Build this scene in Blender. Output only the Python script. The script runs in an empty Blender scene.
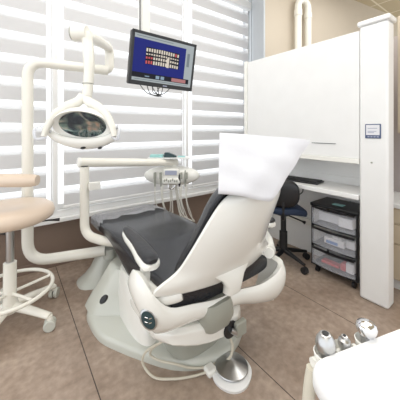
import bpy, bmesh, math, random
from mathutils import Vector, Matrix
random.seed(4)
C = bpy.context.scene.collection
sc = bpy.context.scene
PI = math.pi
# ---------------------------------------------------------------- camera, world, lights, exposure
EYE = 1.3
YAW = math.radians(36.7)
cam_d = bpy.data.cameras.new('camera'); cam = bpy.data.objects.new('camera', cam_d); C.objects.link(cam)
cam.location = (0, 0, EYE); cam.rotation_euler = (PI / 2, 0, -YAW)
cam_d.sensor_width = 36; cam_d.lens = 36 * 255 / 400; cam_d.shift_y = -70 / 400; cam_d.clip_start = 0.02
sc.camera = cam
w = bpy.data.worlds.new('daylight'); sc.world = w; w.use_nodes = True
w.node_tree.nodes['Background'].inputs[0].default_value = (0.94, 0.97, 1, 1)
w.node_tree.nodes['Background'].inputs[1].default_value = 1.5
def area(name, loc, rot, sx, sy, power, col=(1, 1, 1)):
    l = bpy.data.lights.new(name, 'AREA'); l.shape = 'RECTANGLE'; l.size = sx; l.size_y = sy; l.energy = power; l.color = col
    o = bpy.data.objects.new(name, l); C.objects.link(o); o.location = loc; o.rotation_euler = rot
area('ceiling_fill_light', (0.6, 1.1, 3.5), (0, 0, 0), 2.4, 2.4, 40)  # unseen soft lamps under the ceiling, added to brighten the room
area('ceiling_fill_light', (-0.9, -0.8, 3.5), (0, 0, 0), 2, 2, 16)
area('ceiling_fill_light', (3.2, 0.6, 3.5), (0, 0, 0), 2, 2, 42)
sc.view_settings.view_transform = 'Standard'; sc.view_settings.look = 'None'
sc.view_settings.gamma = 1; sc.view_settings.use_curve_mapping = False
sc.view_settings.exposure = 0.2
# ---------------------------------------------------------------- materials
def lin(c):
    return tuple(((v / 255) / 12.92 if v / 255 <= .04045 else ((v / 255 + .055) / 1.055) ** 2.4) for v in c) + (1,)
def mat(name, c, rough=.5, metal=0, bump=0, bscale=60, coat=0, var=.04, vscale=6, emit=0, trans=0):
    m = bpy.data.materials.new(name); m.use_nodes = True; nt = m.node_tree; N = nt.nodes; L = nt.links
    b = N['Principled BSDF']; b.inputs['Roughness'].default_value = rough; b.inputs['Metallic'].default_value = metal
    if coat: b.inputs['Coat Weight'].default_value = coat; b.inputs['Coat Roughness'].default_value = .15
    tc = N.new('ShaderNodeTexCoord'); n = N.new('ShaderNodeTexNoise'); n.inputs['Scale'].default_value = vscale; n.inputs['Detail'].default_value = 4
    L.new(tc.outputs['Object'], n.inputs['Vector'])
    mx = N.new('ShaderNodeMix'); mx.data_type = 'RGBA'; c = lin(c)
    mx.inputs[6].default_value = tuple(v * (1 - var) for v in c[:3]) + (1,); mx.inputs[7].default_value = tuple(min(1, v * (1 + var)) for v in c[:3]) + (1,)
    L.new(n.outputs['Fac'], mx.inputs[0]); L.new(mx.outputs[2], b.inputs['Base Color'])
    if bump:
        n2 = N.new('ShaderNodeTexNoise'); n2.inputs['Scale'].default_value = bscale; L.new(tc.outputs['Object'], n2.inputs['Vector'])
        bp = N.new('ShaderNodeBump'); bp.inputs['Strength'].default_value = bump; bp.inputs['Distance'].default_value = .01
        L.new(n2.outputs['Fac'], bp.inputs['Height']); L.new(bp.outputs['Normal'], b.inputs['Normal'])
    if trans: b.inputs['Transmission Weight'].default_value = trans
    if emit: b.inputs['Emission Color'].default_value = c; b.inputs['Emission Strength'].default_value = emit
    return m
M = dict(
    white=mat('white_laminate', (234, 234, 233), .35),
    wall=mat('white_paint', (236, 234, 228), .6),
    cream=mat('cream_plastic', (236, 235, 229), .2, coat=.6, var=.02),
    creamtube=mat('cream_enamel', (234, 231, 221), .25, coat=.3, var=.02),
    grey=mat('grey_green_plastic', (196, 198, 189), .28, coat=.6, var=.03),
    greyd=mat('grey_plastic', (158, 159, 149), .35),
    vinyl=mat('charcoal_vinyl', (34, 36, 42), .27, bump=.06, bscale=18, coat=.1, var=.08),
    vinylpad=mat('charcoal_pad', (32, 33, 38), .35, bump=.1, bscale=40),
    black=mat('black_plastic', (22, 22, 25), .35),
    blackr=mat('black_rubber', (30, 30, 32), .6),
    navy=mat('navy_upholstery', (26, 42, 66), .7, bump=.2, bscale=300),
    tan=mat('beige_vinyl', (216, 197, 178), .3, bump=.05, bscale=30, coat=.2),
    steel=mat('brushed_steel', (190, 190, 190), .28, 1),
    chrome=mat('chrome', (225, 225, 228), .08, 1),
    hose=mat('white_hose', (222, 220, 212), .4),
    cable=mat('beige_cable', (206, 200, 184), .45),
    beige=mat('beige_paint', (198, 187, 170), .7, var=.02),
    cab=mat('beige_laminate', (205, 190, 166), .45),
    mauve=mat('grey_wall_paint', (186, 176, 172), .6),
    paper=mat('white_nonwoven', (226, 226, 230), .75, bump=.12, bscale=25, var=.01),
    teal=mat('pale_teal_plastic', (150, 200, 198), .4),
    dteal=mat('dark_teal_plastic', (40, 62, 66), .4),
    red=mat('red_card', (200, 70, 76), .6), blue=mat('blue_card', (90, 130, 190), .6),
    navyl=mat('navy_print', (74, 88, 122), .5), greyl=mat('grey_print', (160, 165, 185), .5),
    column=mat('grey_painted_column', (196, 200, 204), .6),
    mirror=mat('dichroic_reflector', (170, 180, 182), .06, 1, var=.3, vscale=22),
)
def glass(name, tint=(1, 1, 1), tr=.9, rough=.05, col=(240, 240, 245), bump=0):
    m = bpy.data.materials.new(name); m.use_nodes = True; nt = m.node_tree; N = nt.nodes; L = nt.links
    b = N['Principled BSDF']; b.inputs['Base Color'].default_value = lin(col); b.inputs['Roughness'].default_value = rough
    t = N.new('ShaderNodeBsdfTransparent'); t.inputs[0].default_value = tint + (1,)
    x = N.new('ShaderNodeMixShader'); x.inputs[0].default_value = 1 - tr
    L.new(t.outputs[0], x.inputs[1]); L.new(b.outputs[0], x.inputs[2]); L.new(x.outputs[0], N['Material Output'].inputs[0])
    if bump:
        n2 = N.new('ShaderNodeTexNoise'); n2.inputs['Scale'].default_value = 28; n2.inputs['Detail'].default_value = 5
        bp = N.new('ShaderNodeBump'); bp.inputs['Strength'].default_value = bump; bp.inputs['Distance'].default_value = .03
        L.new(n2.outputs['Fac'], bp.inputs['Height']); L.new(bp.outputs['Normal'], b.inputs['Normal'])
    return m
M['glass'] = glass('window_glass', tr=.93)
M['frost'] = glass('translucent_drawer', tr=.76, rough=.3, col=(240, 243, 252))
M['film'] = glass('clear_film', tr=.45, rough=.1, col=(215, 216, 222), bump=1.0)
M['clear'] = glass('clear_acrylic', tr=.5, rough=.08, col=(235, 238, 245))
def floor_mat():
    m = bpy.data.materials.new('brown_stone_tile'); m.use_nodes = True; nt = m.node_tree; N = nt.nodes; L = nt.links
    b = N['Principled BSDF']; b.inputs['Roughness'].default_value = .38
    tc = N.new('ShaderNodeTexCoord'); n = N.new('ShaderNodeTexNoise'); n.inputs['Scale'].default_value = 2.2; n.inputs['Detail'].default_value = 9; n.inputs['Roughness'].default_value = .68
    n3 = N.new('ShaderNodeTexNoise'); n3.inputs['Scale'].default_value = 26; n3.inputs['Detail'].default_value = 5
    L.new(tc.outputs['Object'], n.inputs['Vector']); L.new(tc.outputs['Object'], n3.inputs['Vector'])
    r = N.new('ShaderNodeValToRGB'); L.new(n.outputs['Fac'], r.inputs[0])
    r.color_ramp.elements[0].position = .3; r.color_ramp.elements[0].color = lin((140, 121, 106))
    r.color_ramp.elements[1].position = .72; r.color_ramp.elements[1].color = lin((184, 166, 151))
    r2 = N.new('ShaderNodeValToRGB'); L.new(n3.outputs['Fac'], r2.inputs[0])
    r2.color_ramp.elements[0].position = .3; r2.color_ramp.elements[0].color = (.80, .79, .78, 1); r2.color_ramp.elements[1].position = .7; r2.color_ramp.elements[1].color = (1.14, 1.14, 1.14, 1)
    mu = N.new('ShaderNodeMix'); mu.data_type = 'RGBA'; mu.blend_type = 'MULTIPLY'; mu.inputs[0].default_value = 1
    L.new(r.outputs[0], mu.inputs[6]); L.new(r2.outputs[0], mu.inputs[7])
    s = N.new('ShaderNodeSeparateXYZ'); L.new(tc.outputs['Object'], s.inputs[0])
    def mth(op, a, v):
        q = N.new('ShaderNodeMath'); q.operation = op; L.new(a, q.inputs[0]); q.inputs[1].default_value = v; return q.outputs[0]
    j = mth('LESS_THAN', mth('ABSOLUTE', mth('SUBTRACT', mth('FRACT', mth('MULTIPLY', mth('ADD', s.outputs[0], 3.025), 1 / .75), 0), .5), 0), .0036)
    mx = N.new('ShaderNodeMix'); mx.data_type = 'RGBA'; L.new(j, mx.inputs[0]); L.new(mu.outputs[2], mx.inputs[6]); mx.inputs[7].default_value = lin((70, 58, 50))
    L.new(mx.outputs[2], b.inputs['Base Color'])
    return m
M['floor'] = floor_mat()
M['walltile'] = mat('brown_wall_tile', (128, 110, 98), .4, var=.1, vscale=5)
def blind_mat():
    m = bpy.data.materials.new('zebra_blind_fabric'); m.use_nodes = True; nt = m.node_tree; N = nt.nodes; L = nt.links
    N.remove(N['Principled BSDF'])
    tc = N.new('ShaderNodeTexCoord'); s = N.new('ShaderNodeSeparateXYZ'); L.new(tc.outputs['Object'], s.inputs[0])
    def mth(op, a, v):
        q = N.new('ShaderNodeMath'); q.operation = op; L.new(a, q.inputs[0]); q.inputs[1].default_value = v; return q.outputs[0]
    fr = mth('FRACT', mth('MULTIPLY', mth('ADD', s.outputs[2], 4.035), 1 / .2), 0)
    r = N.new('ShaderNodeValToRGB'); L.new(fr, r.inputs[0]); e = r.color_ramp.elements
    e[0].position = 0; e[0].color = (0, 0, 0, 1); e[1].position = 1; e[1].color = (0, 0, 0, 1)
    for p, v in ((.56, 0), (.60, .22), (.76, .45), (.84, .9), (.965, .95)):
        q = e.new(p); q.color = (v, v, v, 1)
    d = N.new('ShaderNodeBsdfDiffuse'); d.inputs[0].default_value = lin((204, 203, 203))
    t = N.new('ShaderNodeBsdfTranslucent'); t.inputs[0].default_value = lin((198, 197, 197))
    x1 = N.new('ShaderNodeMixShader'); x1.inputs[0].default_value = .16; L.new(d.outputs[0], x1.inputs[1]); L.new(t.outputs[0], x1.inputs[2])
    tr = N.new('ShaderNodeBsdfTransparent'); x2 = N.new('ShaderNodeMixShader'); L.new(r.outputs[0], x2.inputs[0]); L.new(x1.outputs[0], x2.inputs[1]); L.new(tr.outputs[0], x2.inputs[2])
    L.new(x2.outputs[0], N['Material Output'].inputs[0]); return m
M['blind'] = blind_mat()
def mirror_mat():
    m = bpy.data.materials.new('dichroic_reflector'); m.use_nodes = True; nt = m.node_tree; N = nt.nodes; L = nt.links
    b = N['Principled BSDF']; b.inputs['Metallic'].default_value = 1; b.inputs['Roughness'].default_value = .1
    tc = N.new('ShaderNodeTexCoord'); n = N.new('ShaderNodeTexNoise'); n.inputs['Scale'].default_value = 13; n.inputs['Detail'].default_value = 3; n.inputs['Distortion'].default_value = 1.2
    L.new(tc.outputs['Object'], n.inputs['Vector']); r = N.new('ShaderNodeValToRGB'); L.new(n.outputs['Fac'], r.inputs[0]); e = r.color_ramp.elements
    e[0].position = .38; e[0].color = lin((22, 30, 48)); e[1].position = .70; e[1].color = lin((215, 175, 155))  # coating tints together with reflection tones painted into the metal colour
    for p, c in ((.44, (44, 66, 84)), (.50, (96, 130, 130)), (.58, (170, 178, 174))):
        q = e.new(p); q.color = lin(c)
    L.new(r.outputs[0], b.inputs['Base Color']); return m
M['mirror'] = mirror_mat()
def ceil_mat():
    m = bpy.data.materials.new('ceiling_tile'); m.use_nodes = True; nt = m.node_tree; N = nt.nodes; L = nt.links
    b = N['Principled BSDF']; b.inputs['Roughness'].default_value = .8
    tc = N.new('ShaderNodeTexCoord'); br = N.new('ShaderNodeTexBrick'); br.offset = 0; br.inputs['Scale'].default_value = 1
    br.inputs['Brick Width'].default_value = .6; br.inputs['Row Height'].default_value = .6; br.inputs['Mortar Size'].default_value = .014
    br.inputs[1].default_value = lin((190, 176, 144)); br.inputs[2].default_value = lin((182, 168, 138)); br.inputs[3].default_value = lin((225, 216, 194))
    L.new(tc.outputs['Object'], br.inputs[0]); L.new(br.outputs[0], b.inputs['Base Color']); return m
M['ceil'] = ceil_mat()
# ---------------------------------------------------------------- mesh helpers
V = Vector
def obj(name, bm, m, parent=None, smooth=True, bevel=0, sub=0, solid=0):
    bmesh.ops.recalc_face_normals(bm, faces=bm.faces)
    me = bpy.data.meshes.new(name); bm.to_mesh(me); bm.free()
    me.materials.append(M[m] if isinstance(m, str) else m)
    o = bpy.data.objects.new(name, me); C.objects.link(o)
    if smooth:
        me.shade_smooth() if hasattr(me, 'shade_smooth') else None
        try: me.set_sharp_from_angle(angle=math.radians(42))
        except Exception: pass
    if solid:
        k = o.modifiers.new('solid', 'SOLIDIFY'); k.thickness = solid; k.offset = 0
    if bevel:
        k = o.modifiers.new('bevel', 'BEVEL'); k.width = bevel; k.segments = 3; k.limit_method = 'ANGLE'; k.angle_limit = math.radians(40)
    if sub:
        k = o.modifiers.new('sub', 'SUBSURF'); k.levels = sub; k.render_levels = sub
    if parent: o.parent = parent; o.matrix_parent_inverse = parent.matrix_world.inverted() if False else Matrix.Translation(-parent.location)
    return o
def thing(name, label, cat, loc=(0, 0, 0), group=None):
    o = bpy.data.objects.new(name, None); C.objects.link(o); o.location = loc; o.empty_display_size = .05
    return tag(o, label, cat, group)
def tag(o, label, cat, group=None):
    o['label'] = label; o['category'] = cat
    if group: o['group'] = group
    return o
def struct(name, bm, m, parent=None, **k):
    o = obj(name, bm, m, parent, **k)
    if not parent: o['kind'] = 'structure'
    return o
def B(): return bmesh.new()
def box(bm, x0, x1, y0, y1, z0, z1, mtx=None):
    vs = [bm.verts.new(V((x, y, z))) for x in (x0, x1) for y in (y0, y1) for z in (z0, z1)]
    if mtx is not None:
        for v in vs: v.co = mtx @ v.co
    for f in ((0, 1, 3, 2), (4, 6, 7, 5), (0, 4, 5, 1), (2, 3, 7, 6), (0, 2, 6, 4), (1, 5, 7, 3)): bm.faces.new([vs[i] for i in f])
    return bm
def loft(bm, rings, cap=True, closed=True):
    R = [[bm.verts.new(V(p)) for p in r] for r in rings]; n = len(rings[0])
    for a, b in zip(R, R[1:]):
        for i in range(n if closed else n - 1):
            j = (i + 1) % n; bm.faces.new((a[i], a[j], b[j], b[i]))
    if cap and closed: bm.faces.new(R[0][::-1]); bm.faces.new(R[-1])
    return bm
def smooth_path(p, n=6):
    p = [V(q) for q in p]; out = []
    for i in range(len(p) - 1):
        a = p[max(i - 1, 0)]; b = p[i]; c = p[i + 1]; d = p[min(i + 2, len(p) - 1)]
        for k in range(n):
            t = k / n; out.append(.5 * ((2 * b) + (c - a) * t + (2 * a - 5 * b + 4 * c - d) * t * t + (3 * b - a - 3 * c + d) * t ** 3))
    out.append(p[-1]); return out
def fillet(p, r, n=6):
    p = [V(q) for q in p]; out = [p[0]]
    for i in range(1, len(p) - 1):
        a = (p[i - 1] - p[i]); b = (p[i + 1] - p[i]); k = min(r, a.length * .48, b.length * .48)
        s = p[i] + a.normalized() * k; e = p[i] + b.normalized() * k
        for q in range(n + 1):
            t = q / n; out.append(s * (1 - t) ** 2 + p[i] * 2 * t * (1 - t) + e * t * t)
    out.append(p[-1]); return out
def tube(bm, pts, r, seg=14, cap=True, flat=1):
    pts = [V(p) for p in pts]; rings = []; up = None
    r = list(r) if isinstance(r, (list, tuple)) else [r, r]
    rr = []
    for i in range(len(pts)):
        q = i / (len(pts) - 1) * (len(r) - 1); k = min(int(q), len(r) - 2); rr.append(r[k] + (r[k + 1] - r[k]) * (q - k))
    for i, p in enumerate(pts):
        t = (pts[min(i + 1, len(pts) - 1)] - pts[max(i - 1, 0)]).normalized()
        if up is None: up = V((0, 0, 1)) if abs(t.z) < .9 else V((1, 0, 0))
        u = (up - t * up.dot(t)).normalized(); v = t.cross(u); up = u
        rings.append([p + (u * math.cos(2 * PI * k / seg) * flat + v * math.sin(2 * PI * k / seg)) * rr[i] for k in range(seg)])
    return loft(bm, rings, cap)
def cyl(bm, a, b, r, seg=20, r2=None): return tube(bm, [a, b], [r, r2 if r2 is not None else r], seg)
def lathe(bm, c, prof, seg=32, axis=None, sx=1, sy=1):
    rot = V((0, 0, 1)).rotation_difference(V(axis)).to_matrix() if axis else Matrix.Identity(3)
    rings = [[V(c) + rot @ V((r * math.cos(2 * PI * k / seg) * sx, r * math.sin(2 * PI * k / seg) * sy, z)) for k in range(seg)] for r, z in prof]
    return loft(bm, rings)
def sring(cx, cy, z, rx, ry, n=2.5, seg=36, rot=0, zf=None):
    o = []
    for k in range(seg):
        a = 2 * PI * k / seg; c, s = math.cos(a), math.sin(a)
        x = rx * math.copysign(abs(c) ** (2 / n), c); y = ry * math.copysign(abs(s) ** (2 / n), s)
        x, y = x * math.cos(rot) - y * math.sin(rot), x * math.sin(rot) + y * math.cos(rot)
        o.append((cx + x, cy + y, zf(cx + x, cy + y) if zf else z))
    return o
def sell(bm, c, r, n=2.5, m=2.5, mtx=None, seg=32, rows=14):
    rings = []
    for i in range(1, rows):
        a = -PI / 2 + PI * i / rows; cz = abs(math.cos(a)) ** (2 / m); sz = math.copysign(abs(math.sin(a)) ** (2 / m), math.sin(a))
        rings.append([V(q) for q in sring(0, 0, r[2] * sz, r[0] * cz, r[1] * cz, n, seg)])
    T = Matrix.Translation(V(c)) @ (mtx.to_4x4() if mtx is not None else Matrix.Identity(4))
    return loft(bm, [[T @ q for q in g] for g in rings])
def rbox(name, x0, x1, y0, y1, z0, z1, m, parent=None, bev=.006, mtx=None):
    return obj(name, box(B(), x0, x1, y0, y1, z0, z1, mtx), m, parent, bevel=bev)
def frame3(xa, ya, za): return Matrix((xa, ya, za)).transposed()
def prism(bm, poly, n, d):
    """polygon of 3D points pushed by d along n"""
    n = V(n).normalized() * d
    return loft(bm, [[V(p) for p in poly], [V(p) + n for p in poly]])
# ---------------------------------------------------------------- setting
WY = 2.78; H = 3.6
struct('floor', box(B(), -2.2, 6.6, -2, 2.95, -.05, 0), 'floor')
struct('ceiling', box(B(), -2.2, 7, -2, 2.95, H, H + .05), 'ceil')
struct('wall_back', box(B(), -2.2, 3.06, WY, WY + .15, 0, .43), 'walltile')
struct('trim_1', box(B(), -2.2, 3.06, WY - .012, WY, 0, .08), 'walltile', bevel=.003)
bm = B(); box(bm, -2.2, 3.06, WY - .07, WY + .1, .43, .47); box(bm, -2.2, 3.06, WY - .02, WY + .1, .47, .53)
struct('trim_2', bm, 'white', bevel=.006)
bm = B()   # wall behind the photographer, with an invented opening added to let in fill daylight
for q in ((-2.2, 6.6, 0, .8), (-2.2, 6.6, 3.1, H), (-2.2, -1.9, .8, 3.1), (5.0, 6.6, .8, 3.1)): box(bm, q[0], q[1], -2.1, -2.0, q[2], q[3])
struct('wall_front', bm, 'wall', smooth=False)
# column where the window ends, and the beige wall behind the partition
struct('trim_3', box(B(), 3.06, 3.3, WY - .03, WY + .15, 0, H), 'column', bevel=.004)
bm = B(); prism(bm, [(3.08, 2.74, 0), (2.815, 2.30, 0), (7.0, 1.67, 0), (7.0, 2.94, 0), (3.3, 2.94, 0)], (0, 0, 1), H)
struct('wall_right', bm, 'beige', smooth=False)
bm = B(); prism(bm, [(3.07, 2.745, 0), (2.80, 2.29, 0), (2.82, 2.28, 0), (3.09, 2.735, 0)], (0, 0, 1), H)
struct('trim_4', bm, 'column', smooth=False)
bays = ((-2.2, -1.23), (-1.19, .323), (.363, 1.823), (1.863, 3.05))
for i, (a, b) in enumerate(bays):
    bm = B(); t = .01
    for q in ((a - .005, a + t, .53, H), (b - t, b + .005, .53, H), (a, b, .53, .58), (a, b, H - .1, H)):
        box(bm, q[0], q[1], WY + .02, WY + .08, q[2], q[3])
    fo = struct('window_%d' % (i + 1), bm, 'white', bevel=.004)
    struct('pane', box(B(), a + t, b - t, WY + .045, WY + .051, .58, H - .1), 'glass', fo, smooth=False)
for k, x in enumerate((-1.21, .343, 1.843)):
    struct('trim_%d' % (5 + k), box(B(), x - .02, x + .02, WY - .035, WY + .02, .53, H), 'white', bevel=.003)
blinds = ((-2.1, -1.27, 'white zebra blind at the far left end of the window, out past the stool'), (-1.15, .27, 'leftmost zebra roller blind, behind the tan stool and light pole'),
          (.415, 1.765, 'middle zebra roller blind, behind the monitor and delivery unit'), (1.915, 2.985, 'right hand zebra roller blind next to the grey column'))
for a, b, lab in blinds[1:]:
    r = thing('roller_blind', lab, 'blind', ((a + b) / 2, WY - .035, .56), 'zebra blinds on the window')
    n = 40; bm = B(); z0, z1 = .56, 3.16
    loft(bm, [[(a, WY - .032, z0), (b, WY - .032, z0)], [(a, WY - .032, z1), (b, WY - .032, z1)]], cap=False, closed=False)
    o = obj('blind_fabric', bm, 'blind', r, smooth=False)
    o.data.transform(Matrix.Identity(4))
    obj('bottom_rail', box(B(), a, b, WY - .045, WY - .02, .545, .575), 'white', r, bevel=.006)
    obj('top_cassette', box(B(), a - .01, b + .01, WY - .1, WY - .012, 3.16, 3.27), 'white', r, bevel=.01)
# partition with workstation (plane x = 2.18)
PX = 2.18
bm = B(); box(bm, PX, PX + .125, .66, .852, 0, 2.10)
pil = struct('wall_partition', bm, 'white', bevel=.018)
struct('cap', box(B(), PX - .010, PX + .14, .648, .864, 2.10, 2.14), 'white', pil, bevel=.012)
ws = thing('workstation', 'white built in workstation with tall closed front above an open desk niche', 'workstation', (PX + .2, 1.43, 0))
obj('front_panel', box(B(), PX + .004, PX + .03, .853, 2.02, 1.075, 2.075), 'white', ws, bevel=.004)
obj('top_board', box(B(), PX + .03, PX + .36, .86, 2.02, 2.05, 2.075), 'white', ws, bevel=.003)
obj('shelf_edge', box(B(), PX - .006, PX + .37, .853, 2.03, 1.035, 1.075), 'cream', ws, bevel=.004)
obj('back_panel', box(B(), PX + .37, PX + .40, .853, 2.05, 0, 2.05), 'white', ws, bevel=.003)
obj('end_panel', box(B(), PX - .01, PX + .40, 2.021, 2.06, 0, 2.085), 'cream', ws, bevel=.005)
obj('desktop', box(B(), PX - .01, PX + .37, .855, 2.02, .752, .792), 'white', ws, bevel=.006)
obj('upstand', box(B(), PX + .35, PX + .368, .855, 2.02, .792, .86), 'white', ws, bevel=.003)
obj('door_slot', box(B(), PX - .001, PX + .006, 1.03, 1.24, 1.183, 1.187), 'black', ws)
obj('cable_trunking', box(B(), PX + .33, PX + .37, .86, 2.02, .3, .36), 'cream', ws, bevel=.004)
# base and wall cabinets beyond the pillar
cb = thing('base_cabinet', 'beige base cabinet under a white counter, just visible past the pillar', 'cabinet', (2.8, .3, 0))
obj('body', box(B(), 2.50, 2.95, -.1, .84, .09, .675), 'cab', cb, bevel=.003)
obj('plinth', box(B(), 2.54, 2.92, -.1, .83, 0, .09), 'white', cb)
obj('counter', box(B(), 2.45, 2.96, -.12, .845, .677, .715), 'white', cb, bevel=.008)
for z0, z1 in ((.10, .38), (.39, .54), (.55, .67)):
    d = obj('drawer', box(B(), 2.482, 2.50, -.09, .835, z0, z1), 'cab', cb, bevel=.004)
cw = thing('wall_cabinet', 'beige wall cabinet beyond the top of the white pillar', 'cabinet', (2.8, .3, 1.28))
obj('body', box(B(), 2.52, 2.95, -.1, .70, 1.275, 2.22), 'cab', cw, bevel=.003)
obj('door', box(B(), 2.50, 2.52, -.09, .695, 1.28, 2.215), 'cab', cw, bevel=.004)
struct('wall_side', box(B(), 2.97, 3.05, -.3, 2.2, 0, 2.2), 'mauve', smooth=False)
# white vent pipe on beige wall
p = thing('vent_pipe', 'white pipe with a U bend rising above the partition on beige wall', 'pipe', (3.46, 2.1, 0))
bm = B(); A0 = V((3.36, 2.12, 0)); B0 = V((3.57, 2.09, 0))
pts = [A0 + V((0, 0, 0.0)), A0 + V((0, 0, 3.10))] + [A0.lerp(B0, .5 - .5 * math.cos(PI * k / 8)) + V((0, 0, 3.10 + .11 * math.sin(PI * k / 8))) for k in range(1, 8)] + [B0 + V((0, 0, 3.10)), B0]
tube(bm, pts, .05, 18); obj('pipe', bm, 'creamtube', p)
for q, z in ((A0, 2.96), (B0, 2.96)):
    obj('coupling', cyl(B(), q + V((0, 0, z)), q + V((0, 0, z + .08)), .058), 'creamtube', p)
# sign on the pillar
s = thing('sign', 'small white notice with a navy frame fixed on the white pillar', 'sign', (PX, .78, 1.3))
SX = PX - .001
obj('frame', box(B(), SX - .006, SX, .704, .808, 1.237, 1.345), 'navyl', s, bevel=.003)
obj('notice', box(B(), SX - .0075, SX - .005, .712, .800, 1.262, 1.338), 'paper', s)
for z, y0 in ((1.31, .727), (1.288, .732), (1.278, .747)):
    obj('text_line', box(B(), SX - .0085, SX - .0072, y0, .789, z, z + .005), 'greyl', s)
for k in range(4):
    obj('text_line', box(B(), SX - .0075, SX - .0058, .717 + k * .02, .731 + k * .02, 1.245, 1.254), 'greyl', s)
tag(obj('wall_screw', lathe(B(), (PX - .004, .765, 1.055), [(.006, -.003), (.006, .003), (.003, .005)], 12, (-1, 0, 0)), 'greyd'), 'tiny dark screw in the white pillar below the notice', 'screw')
# keyboard
k = thing('keyboard', 'black computer keyboard lying on the white desk', 'keyboard', (2.33, 1.60, .793))
mt = Matrix.Translation((2.32, 1.48, .793)) @ Matrix.Rotation(math.radians(8), 4, 'Z')
obj('case', box(B(), -.09, .09, -.235, .235, 0, .016, mt), 'black', k, bevel=.005)
bm = B()
for i in range(5):
    for j in range(14):
        x = -.078 + i * .031; y = -.222 + j * .032
        box(bm, x, x + .026, y, y + .027, .016, .024, mt)
obj('keys', bm, 'blackr', k, smooth=False)
bx = thing('socket_box', 'small cream socket box standing at the right end of the desk', 'socket', (2.5, .92, .793))
obj('body', box(B(), 2.44, 2.50, .885, .945, .793, .895), 'cream', bx, bevel=.006)
obj('switch', box(B(), 2.434, 2.44, .9, .93, .86, .88), 'white', bx, bevel=.002)
# drawer cart
dc = thing('drawer_cart', 'black plastic cart with three translucent drawers under the desk', 'drawer cart', (2.4, 1.07, 0))
cy0, cy1, cx0, cx1 = .885, 1.275, 2.235, 2.54
obj('top', box(B(), cx0 - .01, cx1, cy0 - .01, cy1 + .01, .607, .636), 'black', dc, bevel=.008)
bm = B()
for x in (cx0 + .012, cx1 - .012):
    for y in (cy0 + .004, cy1 - .004): box(bm, x - .009, x + .012, y - .008, y + .008, .07, .607)
for z in (.07, .25, .43): box(bm, cx0, cx1, cy0 - .004, cy1 + .004, z, z + .010)
obj('frame', bm, 'black', dc, bevel=.003)
for x in (cx0 + .04, cx1 - .04):
    for y in (cy0 + .04, cy1 - .04):
        c = obj('caster', cyl(B(), (x, y - .012, .026), (x, y + .012, .026), .026), 'black', dc)
        obj('caster_stem', cyl(B(), (x, y, .045), (x, y, .07), .008), 'black', c)
for z in (.092, .272, .452):
    bm = B(); zt = z + (.142 if z < .44 else .148); n = 10
    front = [(cx0 - .012 - .022 * math.sin(PI * i / n), cy0 + .014 + (cy1 - cy0 - .028) * i / n) for i in range(n + 1)]
    poly = front + [(cx1 - .02, cy1 - .014), (cx1 - .02, cy0 + .014)]
    R0 = [(x, y, z) for x, y in poly]; R1 = [(x, y, zt) for x, y in poly]
    loft(bm, [R0, R1], cap=False); bm.faces.new([bm.verts.new(V(q)) for q in R0])
    d = obj('drawer', bm, 'frost', dc)
    bm = B()
    loft(bm, [[(x - .004, y, zt - .002) for x, y in front], [(x - .012, y, zt - .002) for x, y in front], [(x - .012, y, zt + .006) for x, y in front], [(x + .01, y, zt + .006) for x, y in front]], cap=False, closed=False)
    obj('drawer_lip', bm, 'black', d, solid=.004)
tag(obj('card_box', box(B(), 2.30, 2.38, 1.05, 1.24, .472, .55), 'paper', bevel=.003), 'white packet at the back of the top cart drawer', 'packet')
tag(obj('tissue_pack', box(B(), 2.26, 2.34, .93, 1.05, .472, .555), 'paper', bevel=.008), 'white box to the right in the top cart drawer', 'box')
gb = obj('glove_box', box(B(), 2.26, 2.33, 1.0, 1.17, .292, .35), 'paper', bevel=.004)
obj('blue_print', box(B(), 2.2585, 2.262, 1.05, 1.15, .30, .325), 'blue', gb)
tag(gb, 'blue and white box in the middle cart drawer', 'box')
tag(obj('small_carton', box(B(), 2.26, 2.32, 1.02, 1.10, .352, .375), 'paper', bevel=.004), 'white packet lying on the blue box in the middle drawer', 'packet')
tag(obj('red_carton', box(B(), 2.25, 2.31, 1.04, 1.19, .112, .135), 'red', bevel=.004), 'long red carton lying in the bottom cart drawer', 'carton')
tag(obj('white_carton', box(B(), 2.25, 2.32, .92, .98, .112, .19), 'paper', bevel=.004), 'white carton standing in the bottom cart drawer', 'carton')
tag(obj('red_label_carton', box(B(), 2.25, 2.32, .985, 1.025, .112, .17), 'red', bevel=.004), 'short red box in the bottom cart drawer beside white carton', 'carton')
tag(obj('long_packet', box(B(), 2.30, 2.36, .93, 1.0, .292, .36), 'paper', bevel=.006), 'white packet standing at the right of the middle cart drawer', 'packet')
tag(obj('sticky_label', box(B(), 2.30, 2.36, 1.03, 1.12, .637, .641), 'teal', bevel=.001), 'pale green slip lying on top of the black drawer cart', 'slip')
# navy office chair
oc = thing('office_chair', 'navy and black office chair on casters tucked toward the desk', 'chair', (2.17, 1.53, 0))
ox, oy = 2.17, 1.53
bm = B()
mt = Matrix.Translation((ox, oy, .555)) @ Matrix.Rotation(math.radians(-35), 4, 'Z')
rg = []
for z, s in ((-.035, .86), (-.028, .96), (0, 1), (.02, .97), (.03, .85), (.026, .5)):
    rg.append([mt @ V((x, y, z2)) for x, y, z2 in sring(0, 0, z, .2 * s, .22 * s, 2.9, 32, zf=None)])
for g in rg:
    for q in g:
        lx = (mt.inverted() @ q).x; q.z -= max(0, lx - .06) * .35
loft(bm, rg); obj('seat', bm, 'navy', oc)
obj('seat_pan', box(B(), ox - .12, ox + .12, oy - .1, oy + .1, .485, .525), 'black', oc, bevel=.01)
bm = B(); sell(bm, (2.015, 1.43, .715), (.04, .15, .13), 2.6, 2.6, Matrix.Rotation(math.radians(38), 3, 'Z')); obj('backrest', bm, 'black', oc)
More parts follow.
